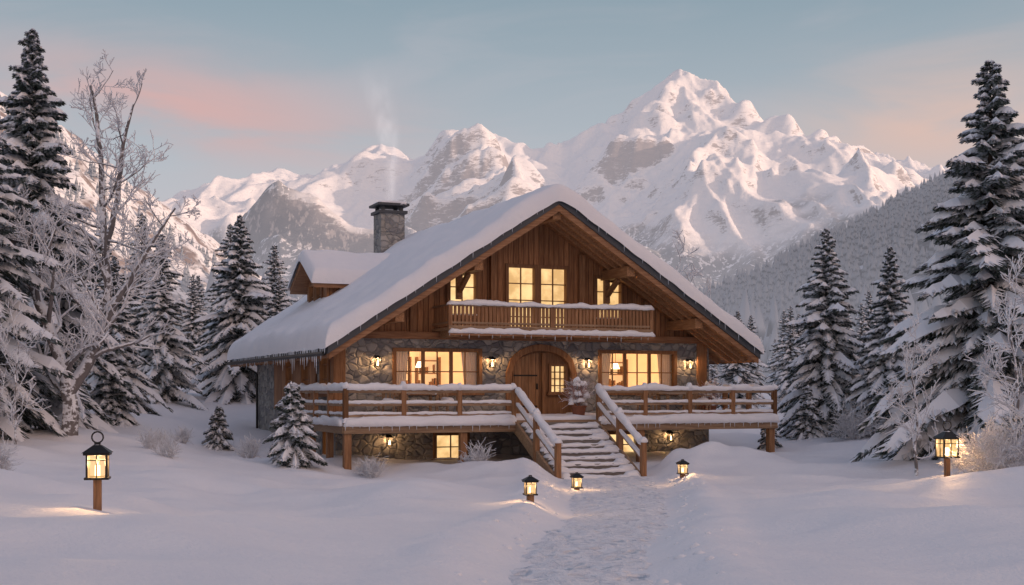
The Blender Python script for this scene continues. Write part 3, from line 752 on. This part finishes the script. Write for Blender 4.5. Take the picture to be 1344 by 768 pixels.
for wi,(a,b,l,h) in enumerate(win_low):
    x0,x1,y0,y1,z0,z1=a-.7,b+.7,.42,3.2,1.5,4.0
    rm.add([(x0,y1,z0),(x1,y1,z0),(x1,y1,z1),(x0,y1,z1)],[(0,1,2,3)]); rm.add([(x0,y0,z0),(x0,y1,z0),(x0,y1,z1),(x0,y0,z1)],[(0,1,2,3)])
    rm.add([(x1,y0,z0),(x1,y1,z0),(x1,y1,z1),(x1,y0,z1)],[(0,1,2,3)]); rm.add([(x0,y0,z1),(x1,y0,z1),(x1,y1,z1),(x0,y1,z1)],[(0,1,2,3)]); rm.add([(x0,y0,z0),(x1,y0,z0),(x1,y1,z0),(x0,y1,z0)],[(0,1,2,3)])
    for s0,s1 in((a+.0,a+.55),(b-.55,b+.0)):
        n=40; P=[]
        for i in range(n+1):
            t=i/n; x=s0+(s1-s0)*t
            P+= [(x+(.14 if s0>a+1 else -.14)*(t if s0<a+1 else 1-t),.25+.05*math.sin(t*38),l-.1),(x,.25+.035*math.sin(t*38+.3),h)]
        cu_.add(P,[(2*i,2*i+2,2*i+3,2*i+1) for i in range(n)])
    for sxx in(a+1.1,b-.75):
        for zz in(1.9,2.5,3.0,3.45): fu.box(sxx-.4,sxx+.4,2.9,3.18,zz,zz+.04)
        for xx in(-.42,.42): fu.box(sxx+xx-.02,sxx+xx+.02,2.9,3.18,1.5,3.6)
        for q in range(14):
            bx=sxx-.36+.05*q+random.random()*.02; zz=random.choice([1.94,2.54,3.04]); fu.box(bx,bx+.04,2.95,3.1,zz,zz+.16+random.random()*.16)
    fu.box(a+1.5,b-.9,1.6,2.3,2.2,2.26); 
    for q in(a+1.6,b-1.05): fu.box(q,q+.07,1.7,1.77,1.5,2.2); fu.box(q-.1,q+.35,2.35,2.42,1.5,2.62)
    m_=(a+b)/2
    bl.cyl((m_-.1,1.5,3.2),(m_-.1,1.5,3.4),.16,.08,10); fu.cyl((m_-.1,1.5,3.4),(m_-.1,1.5,4.0),.01,.01,5)
    bl.cyl((a+.9,2.4,2.55),(a+.9,2.4,2.8),.13,.08,10)
    lamp('room_lamp',(m_,1.8,3.0),46,.15,CH,(1,.70,.38))
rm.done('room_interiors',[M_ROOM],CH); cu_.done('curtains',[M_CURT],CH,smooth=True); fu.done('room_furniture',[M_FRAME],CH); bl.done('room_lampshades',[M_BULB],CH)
mb=MB(); s2=MB(); b0,b1,bv=3.3,10.75,-1.5
mb.box(b0,b1,bv,.04,4.36,4.44,0)
mb.box(b0,b1,bv-.04,bv,4.26,4.50,0)
for u in(3.6,5.4,C,8.5,10.4): mb.box(u-.09,u+.09,bv+.02,.0,4.15,4.358,0)
for z in(4.55,5.12):
    mb.box(b0,b1,bv,bv+.06,z,z+.07,0)
    for u in(b0,b1-.06): mb.box(u,u+.06,bv+.06,.04,z+.002,z+.068,0)
u=b0+.06
while u<b1-.1:
    mb.box(u,u+.10,bv+.015,bv+.045,4.48,5.13,1); u+=.135
v=bv+.15
while v<0:
    for u in(b0+.015,b1-.045): mb.box(u,u+.03,v,v+.085,4.48,5.13,1)
    v+=.135
for u in(b0,b1-.12,C-.06): mb.box(u,u+.12,bv-.03,bv+.09,4.4,5.2,1)
mb.done('balcony',[M_RAIL,M_BEAMV],CH,.005)
s2.snow((b0-.03,bv+.03,5.19),(b1+.03,bv+.03,5.19),.22,.15); s2.snow((b0-.02,bv-.09,4.27),(b1+.02,bv-.09,4.27),.16,.17)
mb=MB(); mb.box(b0,b1,bv-.14,bv-.04,4.18,4.26); mb.done('balcony_ledge',[M_BEAM],CH)
dk=MB(); dl,dr_,dfv=-.6,14.6,-3.2; st0,st1=4.9,7.8
dk.box(dl,dr_,dfv,-.0,1.40,1.47,0); dk.box(dl,-.0,0,2.2,1.40,1.47,0)
dk.box(dl-.03,dr_+.03,dfv-.06,dfv,1.12,1.45,0); dk.box(dl-.06,dl,dfv,2.2,1.12,1.45,0); dk.box(dr_,dr_+.06,dfv,0,1.12,1.45,0)
for v in(-1.6,): dk.box(dl,dr_,v-.1,v+.1,1.14,1.40,0)
for u in np.arange(dl+.3,dr_,.9): dk.box(u-.05,u+.05,dfv,0,1.2,1.395,0)
for u in(dl+.12,3.2,9.4,dr_-.15):
    dk.box(u-.11,u+.11,dfv+.02,dfv+.24,-1.0,1.14,1)
dk.box(dl+.02,dl+.22,1.0,1.2,-1,1.14,1); dk.box(dl+.02,dl+.22,-1.2,-1,-1,1.14,1)
def railrun(p,q,n,snowy=True,z=1.47,posts=True):
    p=Vector(p);q=Vector(q)
    for zz,hh in((.92,.12),(.52,.11),(.2,.10)): dk.beam(p+Vector((0,0,z+zz)),q+Vector((0,0,z+zz)),.09,hh,0)
    for i in range(n+1):
        c=p.lerp(q,i/n)+Vector((0,0,z)); dk.box(c.x-.075,c.x+.075,c.y-.075,c.y+.075,z-.2,z+1.03,1)
        s2.snow((c.x-.12,c.y,z+1.02),(c.x+.12,c.y,z+1.02),.24,.18)
    s2.snow(p+Vector((0,0,z+.975)),q+Vector((0,0,z+.975)),.22,.18)
    s2.snow(p+Vector((0,0,z+.573)),q+Vector((0,0,z+.573)),.13,.08)
    s2.snow(p+Vector((0,0,z+.248)),q+Vector((0,0,z+.248)),.12,.06)
railrun((dl+.05,dfv+.05,0),(st0-.05,dfv+.05,0),3); railrun((st1+.05,dfv+.05,0),(dr_-.05,dfv+.05,0),4)
railrun((dl+.05,dfv+.05,0),(dl+.05,2.15,0),3); railrun((dr_-.05,dfv+.05,0),(dr_-.05,-.05,0),2)
for (a,b,c,d_) in((dl-.05,st0,dfv-.1,-.5),(st1,dr_+.05,dfv-.1,-.5),(st0+.0,st1-.0,dfv+.25,-1.3)):
    us=edgeax(a,b,60); vs=edgeax(c,d_,24); snowpad('deck_snow',us,vs,lambda U:1.462+U*0,.17,CH,.13,.04,int(abs(a)*7)+3)
s2.snow((dl-.04,dfv-.08,1.36),(st0-.05,dfv-.08,1.36),.18,.24); s2.snow((st1+.05,dfv-.08,1.36),(dr_+.05,dfv-.08,1.36),.18,.24); s2.snow((dl-.09,dfv,1.38),(dl-.09,2.2,1.38),.16,.22)
NS=9; rise=.18; run=.34
for i in range(NS):
    z=1.47-rise*(i+1)+0.0; va=dfv-.06-run*i
    dk.box(st0+.1,st1-.1,va-run-.03,va,z-.06,z+.0,2)
    dk.box(st0+.12,st1-.12,va-.03,va-.004,z,z+rise-.065,2)
    s2.snow((st0+.12,va-run*.5-.04,z-.03),(st1-.12,va-run*.5-.04,z-.03),run*1.12,.11)
    s2.snow((st0+.12,va-run*.5,z+.02),(st0+.5+.2*random.random(),va-run*.5,z-.0),run,.15); s2.snow((st1-.5-.2*random.random(),va-run*.5,z),(st1-.12,va-run*.5,z+.02),run,.15)
for u in(st0+.04,st1-.04):
    p=(u,dfv,1.25); q=(u,dfv-run*NS,1.25-rise*NS); dk.beam(p,q,.1,.34,0)
    for zz,hh in((1.13,.11),(.72,.10)): dk.beam((u,dfv,1.25+zz),(u,dfv-run*NS,1.25-rise*NS+zz),.09,hh,0)
    for t in(.5,1.0):
        vv=dfv-run*NS*t; zb=1.25-rise*NS*t; dk.box(u-.08,u+.08,vv-.08,vv+.08,zb-.4,zb+1.28,1); s2.snow((u-.12,vv,zb+1.27),(u+.12,vv,zb+1.27),.24,.16)
    s2.snow((u,dfv-.05,1.25+1.18),(u,dfv-run*NS,1.25-rise*NS+1.18),.24,.18,side=(1,0,0)); s2.snow((u,dfv-.05,1.25+.765),(u,dfv-run*NS,1.25-rise*NS+.765),.13,.08,side=(1,0,0))
dk.done('deck',[M_RAIL,M_BEAMV,M_TREAD],CH,.008); s2.done('railing_snow',[M_SNOW],CH,smooth=True)
ic=MB(); rr=random.Random(3)
def m_ice():
    m,nt,out=mat('ice'); p=pbsdf(nt,(.8,.86,.93),.2,.5); lk(nt,p.outputs[0],out.inputs[0]); return m
v=VF
while v<VB-1:
    L=.1+.5*rr.random()**2*(1.3 if v<4 else .7); ic.cyl((C-HW-.13,v,rt(C-HW)-.05),(C-HW-.13,v,rt(C-HW)-.15-L),.028,.003,5); v+=.1+.22*rr.random()
for sg in(-1,1):
    d=.6
    while d<HW:
        u=C+sg*d; L=.04+.14*rr.random()**2; ic.cyl((u,VF-.13,rt(u)+.0),(u,VF-.13,rt(u)-.06-L),.014,.002,4); d+=.2+.5*rr.random()
u=b0
while u<b1: 
    ic.cyl((u,bv-.13,4.22),(u,bv-.13,4.16-.14*rr.random()),.016,.002,4); u+=.15+.35*rr.random()
u=dl
while u<dr_:
    if not(st0<u<st1): ic.cyl((u,dfv-.12,1.38),(u,dfv-.12,1.30-.16*rr.random()),.018,.002,4)
    u+=.12+.3*rr.random()
ic.done('icicles',[m_ice()],CH)
sc_=MB(); sf=MB()
def sconce(u,v,z,P=20):
    sc_.box(u-.05,u+.05,v-.02,v,z-.12,z+.2); sc_.beam((u,v-.01,z+.17),(u,v-.2,z+.17),.02,.02)
    c=(u,v-.2); w=.075
    for a in(-w,w):
        for b in(-w,w): sc_.box(c[0]+a-.009,c[0]+a+.009,c[1]+b-.009,c[1]+b+.009,z-.15,z+.1)
    sc_.box(c[0]-w-.02,c[0]+w+.02,c[1]-w-.02,c[1]+w+.02,z-.17,z-.15)
    p=[(c[0]-w-.04,c[1]-w-.04,z+.1),(c[0]+w+.04,c[1]-w-.04,z+.1),(c[0]+w+.04,c[1]+w+.04,z+.1),(c[0]-w-.04,c[1]+w+.04,z+.1),(c[0]-.015,c[1]-.015,z+.2),(c[0]+.015,c[1]-.015,z+.2),(c[0]+.015,c[1]+.015,z+.2),(c[0]-.015,c[1]+.015,z+.2)]
    sc_.hexa(p); sf.cyl((c[0],c[1],z-.13),(c[0],c[1],z+.02),.035,.02,8)
    lamp('sconce_lamp',(c[0],c[1],z+.06),P,.04,CH)
for u in(1.35,5.35,8.95,13.0): sconce(u,0,3.35)
sconce(1.75,0,.78,12); sconce(12.2,0,.78,12)
sc_.done('wall_lanterns',[M_METAL],CH); sf.done('wall_lantern_flames',[M_FLAME],CH)
def dp(u,v): return (-5.66+math.cos(ANG)*u-math.sin(ANG)*v, 41.5+math.sin(ANG)*u+math.cos(ANG)*v)
def chair(u,v,rz):
    x,y=dp(u,v); e=empty('deck_chair',(x,y,1.6),ANG+rz); mb=MB()
    for a in(-.24,.24):
        for b in(-.22,.22): mb.box(a-.03,a+.03,b-.03,b+.03,-.1,.42 if b<0 else .95)
    for i in range(5): mb.box(-.26,.26,-.25+i*.1,-.17+i*.1,.42,.45)
    for i in range(4): mb.box(-.26+.14*i,-.17+.14*i,.2,.23,.45,.92)
    for a in(-.27,.27): mb.box(a-.04,a+.04,-.25,.24,.62,.65)
    mb.done('frame',[M_RAIL],e,.005); s=MB(); s.snow((-.22,0,.45),(.22,0,.45),.4,.14); s.snow((-.25,.22,.94),(.25,.22,.94),.1,.08); s.done('snow',[M_SNOW],e,smooth=True)
def table(u,v):
    x,y=dp(u,v); e=empty('deck_table',(x,y,1.6),ANG); mb=MB()
    for a in(-.5,.5):
        for b in(-.3,.3): mb.box(a-.04,a+.04,b-.04,b+.04,-.1,.68)
    for i in range(7): mb.box(-.6,.6,-.4+i*.115,-.3+i*.115,.68,.72)
    mb.done('frame',[M_RAIL],e,.005); s=MB(); s.snow((-.55,0,.72),(.55,0,.72),.75,.16); s.done('snow',[M_SNOW],e,smooth=True)
chair(1.3,-1.5,-.6); chair(3.3,-1.4,.5); table(2.3,-1.5); table(11.6,-1.6); chair(10.5,-1.5,-.8); chair(12.7,-1.5,.8)
M_RED=m_bark('reddish_twigs',(.20,.07,.045),.2,.15)
def potshrub(u,v,sc,seed):
    x,y=dp(u,v); e=empty('snow_covered_shrub',(x,y,1.55),0); e.scale=(sc,sc,sc)
    mb=MB(); mb.cyl((0,0,-.05),(0,0,.38),.19,.27,14); mb.cyl((0,0,.34),(0,0,.40),.30,.30,14); mb.done('pot',[M_POT],e)
    T=Tube(seed)
    for i in range(40):
        d=T.r.normal(0,.35,3); d[2]=1; d/=np.linalg.norm(d); T.grow((0,0,.35),d,.9*(.6+.5*T.r.rand()),.014,1,6,.05)
    obj('twigs',T.mesh('twigs',[M_RED,M_RED],4),e)
    r_=np.random.RandomState(seed); mb=MB()
    for i in range(60):
        z=.45+.85*r_.rand(); R=.34*(1.3-z*.75)+.05; a=r_.rand()*6.28; q=r_.rand()**.5*R; s=.07+.07*r_.rand()
        mb.snow((q*math.cos(a)-s,q*math.sin(a),z),(q*math.cos(a)+s,q*math.sin(a),z),s*1.8,s*1.2,step=.03)
    mb.done('snow',[M_SNOW],e,smooth=True)
potshrub(7.42,-2.55,.92,31); potshrub(13.4,-.9,.85,33)
def lantern(px,py_base,Y,w,bh,post,P,ring=True):
    x=at(px,Y); z=tz(x,Y); e=empty('lantern_post' if post>.3 else 'path_lantern',(x,Y,z),.2); mb=MB(); g=MB(); f=MB(); s=MB()
    pw=.05 if post>.3 else .06
    mb.box(-pw,pw,-pw,pw,-.4,post,1)
    h=w/2; zb=post; zt=post+bh
    mb.box(-h-.02,h+.02,-h-.02,h+.02,zb,zb+.03,0); mb.box(-h*.7,h*.7,-h*.7,h*.7,zb+.03,zb+.05,0)
    t=w*.05
    for a in(-h+t,h-t):
        for b in(-h+t,h-t): mb.box(a-t,a+t,b-t,b+t,zb+.03,zt,0)
    for sg in(-1,1):
        mb.box(-t*.6,t*.6,sg*(h-t)-t*.5,sg*(h-t)+t*.5,zb+.03,zt,0); mb.box(sg*(h-t)-t*.5,sg*(h-t)+t*.5,-t*.6,t*.6,zb+.03,zt,0)
        zz=zb+.03+(zt-zb)*.68
        mb.box(-h+2*t,h-2*t,sg*(h-t)-t*.4,sg*(h-t)+t*.4,zz,zz+t,0); mb.box(sg*(h-t)-t*.4,sg*(h-t)+t*.4,-h+2*t,h-2*t,zz,zz+t,0)
        for q in(0,1): 
            y0=sg*(h-t*1.6)
            P4=[(-h+t,y0,zb+.03),(h-t,y0,zb+.03),(h-t,y0,zt),(-h+t,y0,zt)]
            if q: P4=[(b,a,c) for a,b,c in P4]
            g.add(P4,[(0,1,2,3)])
    mb.box(-h-.03,h+.03,-h-.03,h+.03,zt,zt+.03,0)
    k1=h+.05;k2=h*.35; r0=zt+.03; r1=zt+.03+w*.38
    mb.hexa([(-k1,-k1,r0),(k1,-k1,r0),(k1,k1,r0),(-k1,k1,r0),(-k2,-k2,r1),(k2,-k2,r1),(k2,k2,r1),(-k2,k2,r1)],0)
    mb.box(-k2*.8,k2*.8,-k2*.8,k2*.8,r1,r1+w*.12,0)
    if ring:
        R=w*.27; zc=r1+w*.1+R
        for i in range(16):
            a=2*math.pi*i/16; b=2*math.pi*(i+1)/16
            mb.cyl((R*math.cos(a),0,zc+R*math.sin(a)),(R*math.cos(b),0,zc+R*math.sin(b)),.012,.012,6,0)
    f.cyl((0,0,zb+.05),(0,0,zb+.05+bh*.42),w*.13,w*.12,10); 
    mb.done('frame',[M_METAL,M_BEAMV],e,.003); g.done('glass',[M_GLOW],e); f.done('candle',[M_FLAME],e)
    s.snow((-k2,0,r1-.005),(k2,0,r1-.005),w*.45,w*.10,step=.03); s.done('snow',[M_SNOW],e,smooth=True)
    lamp('flame_light',(0,0,zb+bh*.72),P,.05,e)
lantern(128,680,17,.27,.32,.40,120); lantern(1243,637,28,.36,.40,.42,140)
lantern(696,667,24,.20,.24,.10,50,False); lantern(757,638,33,.22,.26,.08,50,False); lantern(896,628,35,.22,.26,.08,50,False)
# ------------------------------------------------------------------ smoke
cx,cy=dp(cu,cv)
n=12; V=[];Fc=[]
for i in range(10):
    t=i/9; R=.28+.85*t; ox=-.5*t+.25*math.sin(t*5); 
    for j in range(n): a=2*math.pi*j/n; V.append((ox+R*math.cos(a),R*math.sin(a),6.5*t))
for i in range(9):
    for j in range(n): Fc.append((i*n+j,i*n+(j+1)%n,(i+1)*n+(j+1)%n,(i+1)*n+j))
Fc.append(tuple(range(n))[::-1]); Fc.append(tuple(range(9*n,10*n)))
m,nt,out=mat('smoke'); P=coord(nt); x,y,z=sep(nt,P)
ns=noise(nt,mapping(nt,P,(1,1,.45)),1.5,2,.6,.5)
tt=math_(nt,'DIVIDE',z,6.5); axx=math_(nt,'ADD',math_(nt,'MULTIPLY',tt,-.5),math_(nt,'MULTIPLY',math_(nt,'SINE',math_(nt,'MULTIPLY',tt,5)),.25))
rx=math_(nt,'SUBTRACT',x,axx); rr_=math_(nt,'SQRT',math_(nt,'ADD',math_(nt,'MULTIPLY',rx,rx),math_(nt,'MULTIPLY',y,y)))
rn=math_(nt,'DIVIDE',rr_,math_(nt,'MULTIPLY_ADD',tt,.85,.28))
den=math_(nt,'MULTIPLY',rampf(nt,ns,.36,.62),math_(nt,'MULTIPLY',rampf(nt,rn,.95,.15),rampf(nt,z,6.3,0.3)))
vs=nd(nt,'ShaderNodeVolumePrincipled'); vs.inputs['Color'].default_value=(.95,.95,.96,1); lk(nt,math_(nt,'MULTIPLY',den,.45),vs.inputs['Density'])
vs.inputs['Emission Color'].default_value=(.84,.78,.78,1); lk(nt,math_(nt,'MULTIPLY',den,.62),vs.inputs['Emission Strength'])  # emission added to smoke in place of scattered skylight
lk(nt,vs.outputs[0],out.inputs['Volume'])
me=mesh_from('smoke',V,Fc,[m]); obj('chimney_smoke',me,None,(cx,cy,10.25))
# ------------------------------------------------------------------ sun + world
TS=Vector((SX,SY,math.tan(math.radians(10)))).normalized()
l=bpy.data.lights.new('sun','SUN'); l.energy=3.6; l.angle=math.radians(.5); l.color=(1,.68,.50)
so=bpy.data.objects.new('sun',l); COL.objects.link(so); so.rotation_euler=(-TS).to_track_quat('-Z','Y').to_euler(); so.location=(30,-30,40)
w=bpy.data.worlds.new('World'); scene.world=w; w.use_nodes=True; nt=w.node_tree; nt.nodes.clear()
out=nd(nt,'ShaderNodeOutputWorld'); bg=nd(nt,'ShaderNodeBackground'); lk(nt,bg.outputs[0],out.inputs[0])
sky=nd(nt,'ShaderNodeTexSky',sky_type='NISHITA'); sky.sun_disc=False; sky.sun_elevation=math.radians(10); sky.sun_rotation=math.atan2(SX,SY)
G=coord(nt,'Generated'); x,y,z=sep(nt,G)
grad=ramp(nt,z,[(0,(.60,.53,.56)),(.10,(.62,.56,.60)),(.165,(.52,.55,.60)),(.30,(.28,.38,.45)),(.5,(.27,.31,.42)),(1,(.28,.32,.45))])
dsun=math_(nt,'ADD',math_(nt,'MULTIPLY',x,SX),math_(nt,'MULTIPLY',y,SY))
warm=rampf(nt,dsun,-.1,.95)
grad=mixc(nt,math_(nt,'MULTIPLY',warm,rampf(nt,z,1.0,.15)),grad,(2.2,1.42,1.02))
az=math_(nt,'DIVIDE',x,math_(nt,'MAXIMUM',y,.05)); el=math_(nt,'DIVIDE',z,math_(nt,'MAXIMUM',y,.05))
def gauss(a0,sa,e0,se,tilt=0):
    a=math_(nt,'SUBTRACT',az,a0); e=math_(nt,'SUBTRACT',math_(nt,'MULTIPLY_ADD',a,tilt,el),e0)
    a=math_(nt,'POWER',math_(nt,'ABSOLUTE',math_(nt,'DIVIDE',a,sa)),2); e=math_(nt,'POWER',math_(nt,'ABSOLUTE',math_(nt,'DIVIDE',e,se)),2)
    return math_(nt,'POWER',2.718,math_(nt,'MULTIPLY',math_(nt,'ADD',a,e),-1))
cl=noise(nt,mapping(nt,G,(2.2,2.2,9)),2.0,5,.54,.6); clm=rampf(nt,cl,.32,.60)
m1=math_(nt,'MULTIPLY',gauss(-.26,.15,.222,.036,.16),clm); m2=math_(nt,'MULTIPLY',gauss(.35,.12,.215,.045,-.15),clm)
m3=math_(nt,'MULTIPLY',rampf(nt,cl,.48,.72),rampf(nt,z,.55,.1))
c=mixc(nt,math_(nt,'MULTIPLY',m3,.30),grad,(.62,.56,.60))
c=mixc(nt,math_(nt,'MULTIPLY',m1,.95),c,(.72,.46,.44)); c=mixc(nt,math_(nt,'MULTIPLY',m2,1.0),c,(.80,.56,.48))
sc2=nd(nt,'ShaderNodeVectorMath',operation='SCALE'); lk(nt,sky.outputs[0],sc2.inputs[0]); sc2.inputs['Scale'].default_value=.08
c=mixc(nt,.08,c,sc2.outputs[0])
lk(nt,c,bg.inputs[0]); bg.inputs[1].default_value=.97
cd=bpy.data.cameras.new('camera'); co=bpy.data.objects.new('camera',cd); COL.objects.link(co)
co.location=(0,0,EYE); co.rotation_euler=(math.radians(90),0,0); cd.sensor_width=36; cd.lens=36*F/1344; cd.shift_y=131/1344; cd.clip_end=12000; cd.clip_start=.1
scene.camera=co
print('verts',sum(len(m.vertices) for m in bpy.data.meshes))
